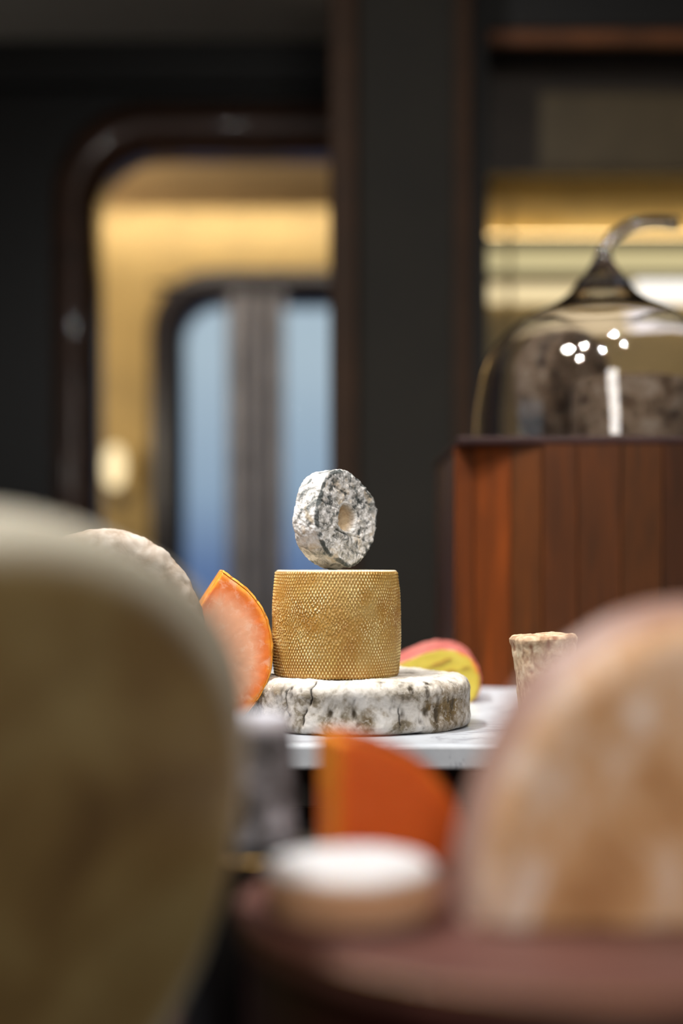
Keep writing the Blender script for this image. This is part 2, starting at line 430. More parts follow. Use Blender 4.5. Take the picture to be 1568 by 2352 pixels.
# round wooden stand
BT = EYE - .131
M_board = plain('rosewood_board', (92, 56, 49), .5, var=.18, scale=14, stretch=(1, 5, 1))
M_mahog = plain('dark_mahogany', (40, 13, 11), .4, var=.15, scale=12)
bd = thing('round_stand', 'round pinkish wooden serving stand with a dark mahogany side in the foreground', 'serving stand', (.092, .570, FT))
V, Q, N = revolve(rounded_rect_profile(.130, BT - FT - .012, .003, .003, .01), 128); np_mesh('stand_body', V, Q, M_mahog, bd, smooth=True)
V, Q, N = revolve(rounded_rect_profile(.134, .0115, .004, .004, .006), 160); np_mesh('stand_top', V, Q, M_board, bd, loc=(0, 0, BT - FT - .0118))
pts = [(.1330 * math.cos(a), .1330 * math.sin(a), BT - FT - .002) for a in np.linspace(0, 2 * PI, 129)]
rim = bm_obj('brass_rim', tube(pts, .0012, 6, False), plain('brass', (110, 84, 46), .5, metal=1), bd, True); rim['label'] = 'thin brass rim'

# small black pedestal under the ash-coated cheese
ps = thing('pedestal', 'small black round pedestal with a thin brass rim under the ash-coated cheese', 'pedestal', (-.046, .686, FT))
V, Q, N = revolve(rounded_rect_profile(.030, BT - FT - .008, .002, .002, .008), 64); np_mesh('column', V, Q, M_black, ps)
V, Q, N = revolve(rounded_rect_profile(.040, .0075, .002, .002, .004), 96); np_mesh('top_plate', V, Q, M_black, ps, loc=(0, 0, BT - FT - .0077))
o_ = bm_obj('brass_rim', tube([(.0398 * math.cos(a), .0398 * math.sin(a), BT - FT - .0015) for a in np.linspace(0, 2 * PI, 97)], .0009, 6, False), plain('bright_brass', (190, 150, 80), .3, metal=1), ps, True); o_['label'] = 'thin brass rim'

# ------------------------------------------------------------------ wooden plinth with staves
BZ = EYE + .1375
pl = thing('wooden_plinth', 'tall reddish brown wooden stave plinth carrying the glass bell', 'plinth', (.38, 1.62, TOP))
cuts = [1048, 1092, 1175, 1245, 1325, 1425, 1520, 1615, 1715, 1815, 1915]
tone = [(84, 38, 8), (98, 44, 8), (74, 37, 8), (66, 32, 8), (62, 30, 7), (60, 30, 7), (48, 23, 7), (42, 20, 7), (44, 21, 7), (44, 21, 7)]  # staves darken rightward: the light's fall-off is put into the wood colour
yoff = [.024, .010, .004, 0, 0, -.002, 0, .002, .004, .012]
prev = .030
for k in range(len(cuts) - 1):
    xa = (cuts[k] - 784) / F * 1.452; xb = (cuts[k + 1] - 784) / F * 1.452
    ya = 1.448 + (prev if k < 3 else random.uniform(0, .0025)); yb = 1.448 + (yoff[k] if k < 3 else random.uniform(0, .0025)); prev = yoff[k]
    bm = bmesh.new(); g = .0003
    q = [(xa + g, ya), (xb - g, yb), (xb - g, yb + .022), (xa + g, ya + .022)]
    lo = [bm.verts.new((x - .38, y - 1.62, 0)) for x, y in q]; hi = [bm.verts.new((x - .38, y - 1.62, BZ - TOP - .008)) for x, y in q]
    bm.faces.new(lo); bm.faces.new(hi)
    for i in range(4): bm.faces.new((lo[i], lo[(i + 1) % 4], hi[(i + 1) % 4], hi[i]))
    bmesh.ops.recalc_face_normals(bm, faces=bm.faces)
    bmesh.ops.bevel(bm, geom=[e for e in bm.edges if abs(e.verts[0].co.z - e.verts[1].co.z) > .1], offset=.0008, segments=2, profile=.5, affect='EDGES')
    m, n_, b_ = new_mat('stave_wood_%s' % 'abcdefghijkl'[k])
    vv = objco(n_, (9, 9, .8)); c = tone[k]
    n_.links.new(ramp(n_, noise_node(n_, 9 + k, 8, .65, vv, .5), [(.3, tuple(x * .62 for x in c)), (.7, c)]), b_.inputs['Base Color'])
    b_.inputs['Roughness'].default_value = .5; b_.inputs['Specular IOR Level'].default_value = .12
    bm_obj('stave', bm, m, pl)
x0 = (1048 - 784) / F * 1.47; x1 = (1915 - 784) / F * 1.45
box('side_board', x0 - .38 + .002, x0 - .38 + .02, 1.505 - 1.62, .17, 0, BZ - TOP - .008, M_mahog, pl, .002)
box('side_board', x1 - .38 - .02, x1 - .38 - .002, 1.49 - 1.62, .17, 0, BZ - TOP - .008, M_mahog, pl, .002)
box('back_board', x0 - .38 + .002, x1 - .38 - .002, .171, .19, 0, BZ - TOP - .008, M_mahog, pl, .002)
box('top_board', x0 - .38 - .0005, x1 - .38, 1.449 - 1.62, .19, BZ - TOP - .0078, BZ - TOP, plain('dark_top_board', (34, 16, 14), .5, var=.15, spec=.15), pl, .002, 2)

# ------------------------------------------------------------------ glass bell
m_glass, n, b = new_mat('clear_glass')
b.inputs['Transmission Weight'].default_value = 1; b.inputs['Roughness'].default_value = 0; b.inputs['IOR'].default_value = 1.5
b.inputs['Base Color'].default_value = (.95, .93, .97, 1)
CD = 1.60; S = F / CD; cx = (1384 - 784) / S
gb = thing('glass_bell', 'clear glass cheese bell with a curved gourd-like stem on the wooden plinth', 'glass bell', (cx, CD, BZ))
ys = [(1031, 299), (1000, 297), (950, 294), (908, 288), (870, 281), (834, 270), (800, 253), (773, 232), (750, 206), (729, 180), (712, 146), (700, 119), (687, 96), (672, 77), (655, 63), (637, 51), (620, 38), (605, 27), (590, 20)]
outer = [(hw / S, (1312 - y) / S - .1375 + .0) for y, hw in ys]; outer[0] = (outer[0][0], .0004)
def cr_spline(P, m):
    out = []
    for i in range(len(P) - 1):
        p0 = P[max(i - 1, 0)]; p1 = P[i]; p2 = P[i + 1]; p3 = P[min(i + 2, len(P) - 1)]
        for k in range(m):
            t = k / m
            out.append(tuple(.5 * ((2 * b_) + (-a_ + c_) * t + (2 * a_ - 5 * b_ + 4 * c_ - d_) * t * t + (-a_ + 3 * b_ - 3 * c_ + d_) * t ** 3) for a_, b_, c_, d_ in zip(p0, p1, p2, p3)))
    out.append(tuple(P[-1])); return out
oc = cr_spline(outer, 4)
inner = []
for i, (r, z) in enumerate(oc):
    a = oc[max(i - 1, 0)]; c = oc[min(i + 1, len(oc) - 1)]
    tx, tz = c[0] - a[0], c[1] - a[1]; l = math.hypot(tx, tz)
    th = .0026 + .004 * max(0, (z - .14) / .06) ** 2
    inner.append((r - tz / l * th, z + tx / l * th))
inner = [(oc[0][0] - .0026, .0004)] + [q for q in inner[1:] if q[0] > .012 and q[1] < .185]
inner.append((0.0, inner[-1][1] + .004))
prof = [(0, oc[-1][1] + .006), (oc[-1][0] * .7, oc[-1][1] + .004)] + oc[::-1] + inner
V, Q, N = revolve(prof[::-1], 128)
np_mesh('bell_dome', V, Q, m_glass, gb)
st = cr_spline([tuple(at(px, py, CD) - Vector((cx, CD, BZ))) for px, py in ((1384, 604), (1386, 588), (1394, 563), (1413, 539), (1447, 520), (1495, 511), (1556, 514))], 6)
rad = [.0098 - .0020 * min(1, i / 12) for i in range(len(st))]; rad[0] = .0104
bm = tube(st, rad, 28); bmesh.ops.recalc_face_normals(bm, faces=bm.faces); k0 = len(bm.faces)
b2 = tube(st[8:-2], .0040, 20); bmesh.ops.recalc_face_normals(b2, faces=b2.faces); bmesh.ops.reverse_faces(b2, faces=b2.faces)   # air channel inside the stem
me = bpy.data.meshes.new('stem'); me2 = bpy.data.meshes.new('channel'); b2.to_mesh(me2); b2.free(); bm.from_mesh(me2); bpy.data.meshes.remove(me2); bm.to_mesh(me); bm.free()
for p in me.polygons: p.use_smooth = len(p.vertices) == 4
me.materials.append(m_glass); link(bpy.data.objects.new('stem', me), gb)

# ------------------------------------------------------------------ cheeses
def place(o, loc, rot=(0, 0, 0)): o.location = loc; o.rotation_euler = rot; return o
def wheel(name, R, H, rt, rb, step, seg, mat, amp, scale, seed, bulge=0, parent=None, wob=.02, fine=0, extra=None, fs=None, zc0=False):
    V, Q, N = revolve(rounded_rect_profile(R, H, rt, rb, step, bulge), seg)
    if zc0: V[:, 2] -= H / 2
    P = V.copy()
    c = fbm(P, scale, seed, 5, .55)
    rr = np.hypot(P[:, 0], P[:, 1])
    d = amp * c
    if fine: 
        f2 = fbm(P, fs or scale * 5, seed + 5, 4, .6); d = d + fine * f2; c = c * .5 + f2 * .5
    V = V + N * d[:, None]
    V = V * (1 + wob * np.stack([vnoise(P, 9, seed + 3), vnoise(P, 9, seed + 4), 0 * rr], -1))
    if extra is not None: V, c = extra(P, V, N, c)
    return np_mesh(name, V, Q, mat, parent, {'cav': -c})

# --- big grey wheel
m_tomme, n, b = new_mat('grey_mould_rind')
v = objco(n)
col = ramp(n, noise_node(n, 34, 9, .68, v, .8), [(.33, (90, 82, 68)), (.42, (142, 132, 114)), (.50, (204, 199, 192)), (.62, (234, 232, 230))])
yel = maprange(n, noise_node(n, 22, 5, .6, v, .4), .52, .66); col = mixc(n, yel, col, lin((150, 130, 92)), 'MULTIPLY')
col2 = mixc(n, maprange(n, noise_node(n, 260, 4, .7, v, .2), .52, .60), col, lin((232, 228, 222)))
col = mixc(n, .45, col, col2)
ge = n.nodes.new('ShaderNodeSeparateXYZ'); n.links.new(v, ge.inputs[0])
up = maprange(n, ge.outputs['Z'], .026, .038)      # the top face of the wheel is paler than its side
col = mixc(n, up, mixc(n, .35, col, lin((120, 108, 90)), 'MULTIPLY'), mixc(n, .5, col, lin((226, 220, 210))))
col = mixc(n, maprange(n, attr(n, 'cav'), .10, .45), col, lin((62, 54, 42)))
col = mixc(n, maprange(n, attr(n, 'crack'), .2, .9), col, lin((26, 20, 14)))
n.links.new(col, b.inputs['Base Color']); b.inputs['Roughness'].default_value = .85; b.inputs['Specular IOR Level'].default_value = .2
bump(n, b, noise_node(n, 900, 6, .7, v), .5, .0005)
WR, WH = .0865, .0390
V, Q, N = revolve(rounded_rect_profile(WR, WH, .011, .006, .00085, -.001), 640)
P = V.copy(); c1 = fbm(P, 40, 3, 4); c2 = fbm(P * np.array([1, 1, .55]), 150, 9, 4, .6); c3 = fbm(P, 600, 21, 3, .6)
rr = np.hypot(P[:, 0], P[:, 1]); th = np.arctan2(P[:, 1], P[:, 0])
inner_flat = ss(rr, .049, .062)
dsp = .0022 * c1 * (.15 + .85 * inner_flat) + .0011 * c2 * (.25 + .75 * inner_flat) + .0003 * c3
# crack running down the front left of the rim
crk = np.zeros(len(P))
for th0, z0, z1, wd in ((math.radians(-114), .021, .040, .0009), (math.radians(-117.5), .006, .019, .0008), (math.radians(-128), .010, .034, .0006), (math.radians(-70), .004, .02, .0006)):
    s = (th - th0) * WR + .0022 * np.interp(P[:, 2], np.linspace(0, .04, 13), np.random.RandomState(int(abs(th0) * 100)).uniform(-1, 1, 13))
    g = np.exp(-(s / wd) ** 2) * ss(P[:, 2], z0 - .002, z0 + .002) * (1 - ss(P[:, 2], z1 - .002, z1 + .002)) * ss(rr, .066, .072)
    crk = np.maximum(crk, g)
dsp = dsp - .0022 * crk
V = V + N * dsp[:, None]
V[:, 0] *= 1 + .012 * np.sin(2 * th + 1); V[:, 1] *= 1 + .012 * np.cos(3 * th)
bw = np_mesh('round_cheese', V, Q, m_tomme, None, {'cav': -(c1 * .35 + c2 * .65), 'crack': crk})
BWX = (823 - 784) / F * 1.115
place(bw, (BWX, 1.115, TOP + .0006), (0, 0, .0))
tag(bw, 'wide low grey-white mouldy wheel with a cracked rind, bottom of the cheese stack', 'cheese')

# --- basket-patterned drum
m_drum, n, b = new_mat('amber_basket_rind')
v = objco(n)
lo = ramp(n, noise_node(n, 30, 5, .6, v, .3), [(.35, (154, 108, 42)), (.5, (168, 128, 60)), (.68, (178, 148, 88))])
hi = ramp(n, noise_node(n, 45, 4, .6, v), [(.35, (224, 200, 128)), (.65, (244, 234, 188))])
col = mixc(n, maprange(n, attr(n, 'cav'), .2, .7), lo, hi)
ge = n.nodes.new('ShaderNodeSeparateXYZ'); n.links.new(v, ge.inputs[0])
col = mixc(n, maprange(n, ge.outputs['Z'], .0795, .0812), col, lin((240, 226, 196)))
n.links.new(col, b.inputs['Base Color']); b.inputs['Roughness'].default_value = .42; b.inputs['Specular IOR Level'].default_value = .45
b.inputs['Subsurface Weight'].default_value = .15; b.inputs['Subsurface Radius'].default_value = (1, .5, .2); b.inputs['Subsurface Scale'].default_value = .002
bump(n, b, noise_node(n, 1400, 5, .7, v), .35, .0003)
DH = .0812
def drum_r(z):
    t = z / DH
    return .0497 - .0022 * abs(2 * t - .92) ** 2.4
prof = [(0, 0), (.02, 0), (.040, 0), (drum_r(0) - .0025, 0)]
for i in range(1, 7): a = -PI / 2 + PI / 2 * i / 6; prof.append((drum_r(.0025) - .0025 + .0025 * math.cos(a), .0025 + .0025 * math.sin(a)))
NZ = 190
for i in range(1, NZ): z = .0025 + (DH - .0055) * i / NZ; prof.append((drum_r(z), z))
for i in range(0, 9): a = PI / 2 * i / 8; prof.append((drum_r(DH - .003) - .003 + .003 * math.cos(a), DH - .003 + .003 * math.sin(a)))
for r in (.042, .039, .036, .03, .02, .01, 0): prof.append((r, DH))
V, Q, N = revolve(prof, 1180)
P = V.copy(); th = np.arctan2(P[:, 1], P[:, 0]); z = P[:, 2]; rr = np.hypot(P[:, 0], P[:, 1])
mid = np.exp(-((z - .043) / .017) ** 2)
wa = vnoise(P, 120, 1) * (.18 + .75 * mid) + fbm(P, 420, 4, 2) * .95 * mid; wb = vnoise(P, 120, 2) * (.15 + .75 * mid) + fbm(P, 420, 6, 2) * .95 * mid
A = th * 118 / PI + wa + .45 * vnoise(P, 22, 8) ; B = z / .00232 + wb + .5 * vnoise(P, 25, 9)
bp_ = np.clip(np.cos(PI * A) * np.cos(PI * B), 0, 1) ** .8
side = ss(rr, .0440, .0466)
ht = bp_ * (1 - .25 * mid) * (.72 + .35 * vnoise(P, 90, 14)) + .22 * fbm(P, 1100, 12, 2) 
V = V + N * ((.00082 * ht - .0002) * side + .0004 * fbm(P, 60, 5, 3) + .00010 * fbm(P, 500, 7, 2))[:, None]
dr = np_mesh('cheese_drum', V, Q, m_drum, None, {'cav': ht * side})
DX = (772.5 - 784) / F * 1.1
place(dr, (DX, 1.100, TOP + WH + .0006), (0, 0, .35))
tag(dr, 'amber drum-shaped cheese with a dotted basket-pattern rind, middle of the stack', 'cheese')

# --- small holed goat cheese standing on its rim
m_ch, n, b = new_mat('grey_white_bloomy_rind')
v = objco(n)
col = ramp(n, noise_node(n, 75, 8, .66, v, 1.0), [(.36, (100, 106, 106)), (.44, (176, 174, 170)), (.52, (228, 226, 224)), (.7, (246, 245, 245))])
col = mixc(n, maprange(n, noise_node(n, 60, 5, .6, v, .5), .56, .66, 0, .6), col, lin((196, 176, 144)))
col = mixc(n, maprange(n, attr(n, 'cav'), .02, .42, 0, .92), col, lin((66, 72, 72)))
col = mixc(n, maprange(n, noise_node(n, 380, 4, .7, v, .4), .60, .68, 0, .7), col, lin((92, 84, 70)))
col = mixc(n, attr(n, 'hole'), col, lin((214, 192, 160)))
n.links.new(col, b.inputs['Base Color']); b.inputs['Roughness'].default_value = .9; b.inputs['Specular IOR Level'].default_value = .15
bump(n, b, noise_node(n, 1300, 6, .75, v), .7, .0006)
CR, CH = .0366, .0262
hr = .0105
prof = [(0, 0), (CR - .004, 0)]
for i in range(1, 9): a = -PI / 2 + PI / 2 * i / 8; prof.append((CR - .004 + .004 * math.cos(a), .004 + .004 * math.sin(a)))
prof += [(CR + .0006, CH / 2), (CR, CH - .0032)]
for i in range(1, 9): a = PI / 2 * i / 8; prof.append((CR - .0032 + .0032 * math.cos(a), CH - .0032 + .0032 * math.sin(a)))
prof += [(hr + .0025, CH), (hr + .0008, CH - .0006), (hr - .0004, CH - .0025), (hr - .0018, CH - .008), (hr - .004, CH - .0105), (0, CH - .0115)]
V, Q, N = revolve(smooth_profile(prof, .00048), 440)
P = V.copy(); rr = np.hypot(P[:, 0], P[:, 1]); th = np.arctan2(P[:, 1], P[:, 0])
face = ss(P[:, 2], CH - .0025, CH - .001) * ss(rr, hr + .0005, hr + .002)
c1 = fbm(P, 85, 31, 4, .55); c2 = fbm(P, 300, 41, 4, .6)
groove = np.zeros(len(P))
for ang, off, wd, dp in ((.62, -.012, .0007, 1), (.62, -.0225, .0006, .8), (.62, .018, .0007, .7), (-.95, .002, .0006, .7), (-.95, -.016, .0006, .9), (-.95, .020, .0005, .6), (.62, .004, .0006, .5)):
    s = P[:, 0] * math.sin(ang) + P[:, 1] * math.cos(ang) - off + .0012 * vnoise(P, 130, 77)
    groove = np.maximum(groove, dp * np.exp(-(s / wd) ** 2))
groove *= face * (.45 + .55 * ss(vnoise(P, 60, 55), -.3, .4))
hole_a = (1 - ss(rr, hr - .0022, hr + .0004)) * ss(P[:, 2], CH / 2 - .002, CH / 2)
c3 = fbm(P, 700, 47, 3, .6); c4 = -np.abs(fbm(P, 150, 52, 3, .5)) * 2
d = .0017 * c1 * (1 - .5 * hole_a) + .0010 * c2 + .00028 * c3 + (.0011 * c4 * face) - .0009 * groove
V = V + N * d[:, None]
rim_edge = np.exp(-((rr - CR + .001) / .002) ** 2) * ss(P[:, 2], CH - .004, CH - .0015)
lob = 1 + .030 * np.cos(4 * th + .4) + .022 * np.cos(3 * th + 1.2) + .014 * np.cos(7 * th) + .010 * vnoise(P, 70, 91)
V[:, 0] *= lob; V[:, 1] *= lob
V[:, 2] -= CH / 2
cv = -(c1 * .5 + c2 * .55 + .2 * c3) * (.3 + .7 * face) + face * (.16 + .5 * c4) * .5 + groove * .42 + rim_edge * .45 - .10 * (1 - face)
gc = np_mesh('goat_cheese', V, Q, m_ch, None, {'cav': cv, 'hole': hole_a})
nrm = Vector((math.sin(math.radians(50)), -math.cos(math.radians(50)), .06)).normalized()
rot = nrm.to_track_quat('Z', 'Y').to_matrix()
rot = rot @ Matrix.Rotation(math.radians(20), 3, 'Z')
zmin = min((rot @ Vector(p)).z for p in V[::7])
gc.rotation_euler = rot.to_euler(); gc.location = ((769 - 784) / F * 1.092, 1.092, TOP + WH + DH - zmin + .0002)
tag(gc, 'small grey-white mouldy cheese with a hole, standing on edge atop the stack', 'cheese')

# --- slab solids: outline in (x,z), extruded along y
def resample(poly, step, closed=True):
    out = []; P_ = poly + ([poly[0]] if closed else [])
    for a, b in zip(P_[:-1], P_[1:]):
        L_ = math.dist(a, b); k = max(1, int(round(L_ / step)))
        out += [(a[0] + (b[0] - a[0]) * i / k, a[1] + (b[1] - a[1]) * i / k) for i in range(k)]
    if not closed: out.append(poly[-1])
    return out
def slab(name, poly, depth, mat, parent, amp=.0003, scale=200, seed=1, back=(0, 0), back_scale=1.0, rings=26, bev=.0012, step=.0012):
    """cut piece of cheese; poly in (x,z); 'edge' = how far from the outline a point of a cut face lies"""
    pts = np.array(resample(poly, step)); n_ = len(pts); c = pts.mean(0)
    ar = np.cross(pts, np.roll(pts, -1, 0)).sum()
    if ar < 0: pts = pts[::-1]
    loops = []; edge = []
    def ring(s, y, e, off):
        q = c + (pts - c) * s
        loops.append(np.stack([q[:, 0] + off[0], np.full(n_, y), q[:, 1] + off[1]], -1)); edge.append(np.full(n_, e))
    rad_ = np.hypot(*(pts - c).T).mean()
    for k in range(rings): 
        s = (k / (rings - 1)) * (1 - bev / rad_); ring(max(s, 1e-4), 0, (1 - s), (0, 0))
    ring(1, bev, 0, (0, 0))
    K = 10
    for k in range(1, K):
        t = k / K; ring(1 + (back_scale - 1) * t, bev + (depth - 2 * bev) * t, 0, (back[0] * t, back[1] * t))
    for k in range(rings - 1, -1, -3):
        s = (k / (rings - 1)) * back_scale; ring(max(s, 1e-4), depth, (1 - s), back)
    V = np.concatenate(loops); E = np.concatenate(edge); m_ = len(loops)
    i, j = np.meshgrid(np.arange(m_ - 1), np.arange(n_), indexing='ij')
    a = i * n_ + j; b = i * n_ + (j + 1) % n_
    Q = np.stack([a, b, b + n_, a + n_], -1).reshape(-1, 4)
    f = fbm(V, scale, seed, 4, .6)
    V = V + (amp * f)[:, None] * np.array([.3, 1, .3])
    return np_mesh(name, V, Q, mat, parent, {'edge': E, 'cav': -f})
def rind_strip(name, arc, depth, mat, parent, th=.002, amp=.0005, seed=3, back=(0, 0), cc=None, step=.0012, y0=0, inn=0, back_scale=1.0, cen=None):
    """outer skin along an open arc of the outline"""
    A_ = np.array(resample(arc, step, False)); n_ = len(A_)
    d_ = np.gradient(A_, axis=0); l_ = np.hypot(*d_.T); nn = np.stack([d_[:, 1], -d_[:, 0]], -1) / l_[:, None]
    c = np.array(cc) if cc else A_.mean(0)
    if ((A_ - c) * nn).sum() < 0: nn = -nn
    ys = np.linspace(y0, depth, 24); m_ = len(ys)
    out = []; inn_ = []
    for y in ys:
        t = (y - y0) / (depth - y0); off = np.array(back) * t
        Bc = A_ if cen is None else np.array(cen) + (A_ - np.array(cen)) * (1 + (back_scale - 1) * t)
        e = .0014 * (1 - min(1, min(t, 1 - t) / .06)) if True else 0
        o_ = Bc + nn * (th - e) + off; q_ = Bc + nn * inn + off
        out.append(np.stack([o_[:, 0], np.full(n_, y), o_[:, 1]], -1)); inn_.append(np.stack([q_[:, 0], np.full(n_, y), q_[:, 1]], -1))
    O = np.concatenate(out); f = fbm(O, 260, seed, 4, .6)
    N3 = np.tile(np.stack([nn[:, 0], 0 * nn[:, 0], nn[:, 1]], -1), (m_, 1)); O = O + N3 * (amp * f)[:, None]
    I_ = np.concatenate(inn_); V = np.concatenate([O, I_]); k = len(O); Q = []
    for i in range(m_ - 1):
        for j in range(n_ - 1):
            a = i * n_ + j; Q.append((a, a + 1, a + 1 + n_, a + n_)); Q.append((k + a, k + a + n_, k + a + 1 + n_, k + a + 1))
    for j in range(n_ - 1):
        Q.append((j, k + j, k + j + 1, j + 1)); e = (m_ - 1) * n_ + j; Q.append((e, e + 1, k + e + 1, k + e))
    for i in range(m_ - 1):
        a = i * n_; Q.append((a, a + n_, k + a + n_, k + a)); a += n_ - 1; Q.append((a, k + a, k + a + n_, a + n_))
    return np_mesh(name, V, Q, mat, parent, {'cav': np.concatenate([-f, -f * 0])})

# --- orange wedge left of the drum
def paste(name, rim_c, mid_c, cen_c, e1=.10, e2=.4, scale=60, rough=.5, sss=.25, cl=None):
    m, n, b = new_mat(name); v = objco(n)
    e = attr(n, 'edge'); nz = noise_node(n, scale, 7, .6, v, .3)
    ad = n.nodes.new('ShaderNodeMath'); ad.operation = 'MULTIPLY_ADD'; n.links.new(nz, ad.inputs[0]); ad.inputs[1].default_value = .35; n.links.new(e, ad.inputs[2])
    col = ramp(n, ad.outputs[0], [(.16 + 0, rim_c), (.16 + e1, mid_c), (.16 + e2, cen_c)])
    blot = maprange(n, noise_node(n, scale * 1.6, 6, .7, v, .5), .50, .68, 0, .35)
    col = mixc(n, blot, col, lin(cl or tuple(min(255, x * 1.15) for x in cen_c)))
    n.links.new(col, b.inputs['Base Color']); b.inputs['Roughness'].default_value = rough; b.inputs['Specular IOR Level'].default_value = .35
    b.inputs['Subsurface Weight'].default_value = sss; b.inputs['Subsurface Radius'].default_value = (1, .45, .2); b.inputs['Subsurface Scale'].default_value = .006
    bump(n, b, noise_node(n, 900, 5, .7, v), .25, .0003)
    return m
D = 1.066; s = F / D
ow = thing('cheese_wedge', 'orange wedge of hard cheese with a pinkish cut face standing left of the amber drum', 'cheese', ((500 - 784) / s, D, TOP))
def o2(px, py): return ((px - 500) / s, (1679.7 - py) / s)
arc_px = [(511, 1314), (528, 1327), (548, 1341), (567, 1356), (584, 1375), (600, 1398), (612, 1424), (619, 1452), (623, 1482), (623, 1512), (619, 1543), (610, 1570), (597, 1596), (580, 1620), (560, 1642), (538, 1660), (514, 1673), (492, 1678)]
arc = [o2(*p) for p in arc_px]
M_opaste = paste('orange_paste', (242, 154, 46), (228, 118, 46), (234, 172, 136), .10, .34, 70, cl=(246, 214, 190), sss=.08)
M_orind = cheese('orange_rind', [(.35, (222, 138, 44)), (.65, (246, 186, 84))], 90, .6, .1, cav=(.1, .5, (150, 84, 30)))
poly = arc + [o2(430, 1678), o2(352, 1640), o2(334, 1580)]
slab('paste', poly, .048, M_opaste, ow, .0003, 220, 5, back=(-.007, .0005), step=.0012)
rind_strip('rind', arc[0:], .048, M_orind, ow, .0017, .0006, 8, back=(-.007, .0005), cc=o2(470, 1500), y0=.0004)

# --- white-crusted wheel standing at the left
M_white = cheese('white_crust', [(.38, (160, 138, 118)), (.5, (196, 178, 162)), (.66, (226, 216, 206))], 60, .85, 0, 500, .5, cav=(.1, .5, (150, 126, 104)))
D = 1.02; s = F / D
wc = wheel('white_cheese', .0735, .038, .012, .012, .0018, 220, M_white, .0035, 45, 12, fine=.0012, zc0=True)
place(wc, ((232 - 784) / s, D, TOP + .0758), (PI / 2, 0, math.radians(14)))
tag(wc, 'white-crusted wheel standing on edge behind the big pale wheel at left', 'cheese')

# --- yellow half-round with a red rind, right behind the drum
D = 1.30; s = F / D
yc = thing('half_cheese', 'yellow cut cheese with a pinkish red rind lying behind the amber drum', 'cheese', ((1000 - 784) / s, D, TOP), math.radians(-10))
def y2(px, py): return ((px - 1000) / s, max(.0, (1613.6 - py) / s * .93))
yarc_px = [(1080, 1613), (1094, 1600), (1101, 1578), (1102, 1552), (1096, 1526), (1084, 1506), (1066, 1492), (1042, 1484), (1012, 1482), (980, 1490), (945, 1506), (905, 1524), (868, 1548), (845, 1580), (850, 1613)]
yarc = [y2(*p) for p in yarc_px]
M_yp = paste('yellow_paste', (196, 108, 34), (168, 146, 46), (176, 158, 60), .05, .13, 40, cl=(196, 178, 84), sss=.1)
M_yr = cheese('red_rind', [(.35, (150, 66, 62)), (.6, (196, 120, 110)), (.75, (214, 160, 150))], 50, .6, .05, cav=(.1, .5, (120, 50, 46)))
slab('paste', yarc, .075, M_yp, yc, .0006, 120, 15, back=(-.012, .004), back_scale=1.0, step=.002)
rind_strip('rind', yarc, .075, M_yr, yc, .0016, .0005, 18, back=(-.012, .004), cc=y2(975, 1560), step=.002, y0=.0005)
# splits in the paste, dark hollows of their own
def split_bm(pts, w_):
    bm = bmesh.new(); t_ = []; b_ = []
    for i, (x, z_) in enumerate(pts):
        k = math.sin(PI * i / (len(pts) - 1)); t_.append((x, z_ + w_ * k + .0001)); b_.append((x, z_ - w_ * k - .0001))
    lp = t_ + b_[::-1]
    f = [bm.verts.new((x, -.0012, z_)) for x, z_ in lp]; g = [bm.verts.new((x, .0006, z_)) for x, z_ in lp]
    bm.faces.new(f); bm.faces.new(g)
    for i in range(len(lp)): bm.faces.new((f[i], f[(i + 1) % len(lp)], g[(i + 1) % len(lp)], g[i]))
    return bm
M_split = plain('paste_split', (150, 104, 34), .6)
for pp, w_ in ((((985, 1527), (998, 1520), (1012, 1516), (1026, 1508), (1038, 1506)), .0010), (((965, 1542), (975, 1535), (985, 1530)), .0005), (((1020, 1538), (1035, 1534), (1050, 1535)), .0005), (((1058, 1530), (1070, 1526), (1080, 1527)), .0005)):
    bm_obj('split', split_bm([y2(*q) for q in pp], w_), M_split, yc)

# --- tall crusted cream cheese, right
D = 1.045; s = F / D
M_tall = cheese('cream_pink_crust', [(.35, (150, 118, 92)), (.5, (196, 170, 140)), (.65, (224, 208, 180))], 110, .7, .15, 500, .6, .0006, cav=(.05, .5, (140, 96, 70)))
def squarish(profile, seg, k, mat, name, seed, amp, loc, rz, step=.001, sc_=130):
    V, Q, N = revolve(smooth_profile(profile, step), seg)
    th = np.arctan2(V[:, 1], V[:, 0]); q = (np.abs(np.cos(th)) ** k + np.abs(np.sin(th)) ** k) ** (-1 / k)
    P = V.copy(); V = V.copy(); V[:, 0] *= q; V[:, 1] *= q
    f = fbm(V, sc_, seed, 5, .6); f2 = fbm(V * np.array([1, 1, .35]), 330, seed + 3, 3)
    V = V + N * (amp * f + amp * .5 * f2)[:, None]
    o = np_mesh(name, V, Q, mat, None, {'cav': -(f * .6 + f2 * .6)}); place(o, loc, (0, 0, rz)); return o
hT = (1312 + .12 * s - 1458) / s
tc_ = squarish([(0, 0), (.0165, 0), (.0185, .002), (.0182, hT * .3), (.0192, hT * .7), (.0204, hT - .009), (.0214, hT - .005), (.0216, hT - .0025), (.0200, hT - .0004), (.015, hT), (0, hT)],
               260, 5, M_tall, 'tall_cheese', 61, .0012, ((1259 - 784) / s, D, TOP + .0004), math.radians(12)); tc_.rotation_euler.y = math.radians(-3.5)
tag(tc_, 'tall cream-topped block of crusted cheese standing right, half hidden by the blurred half wheel', 'cheese')

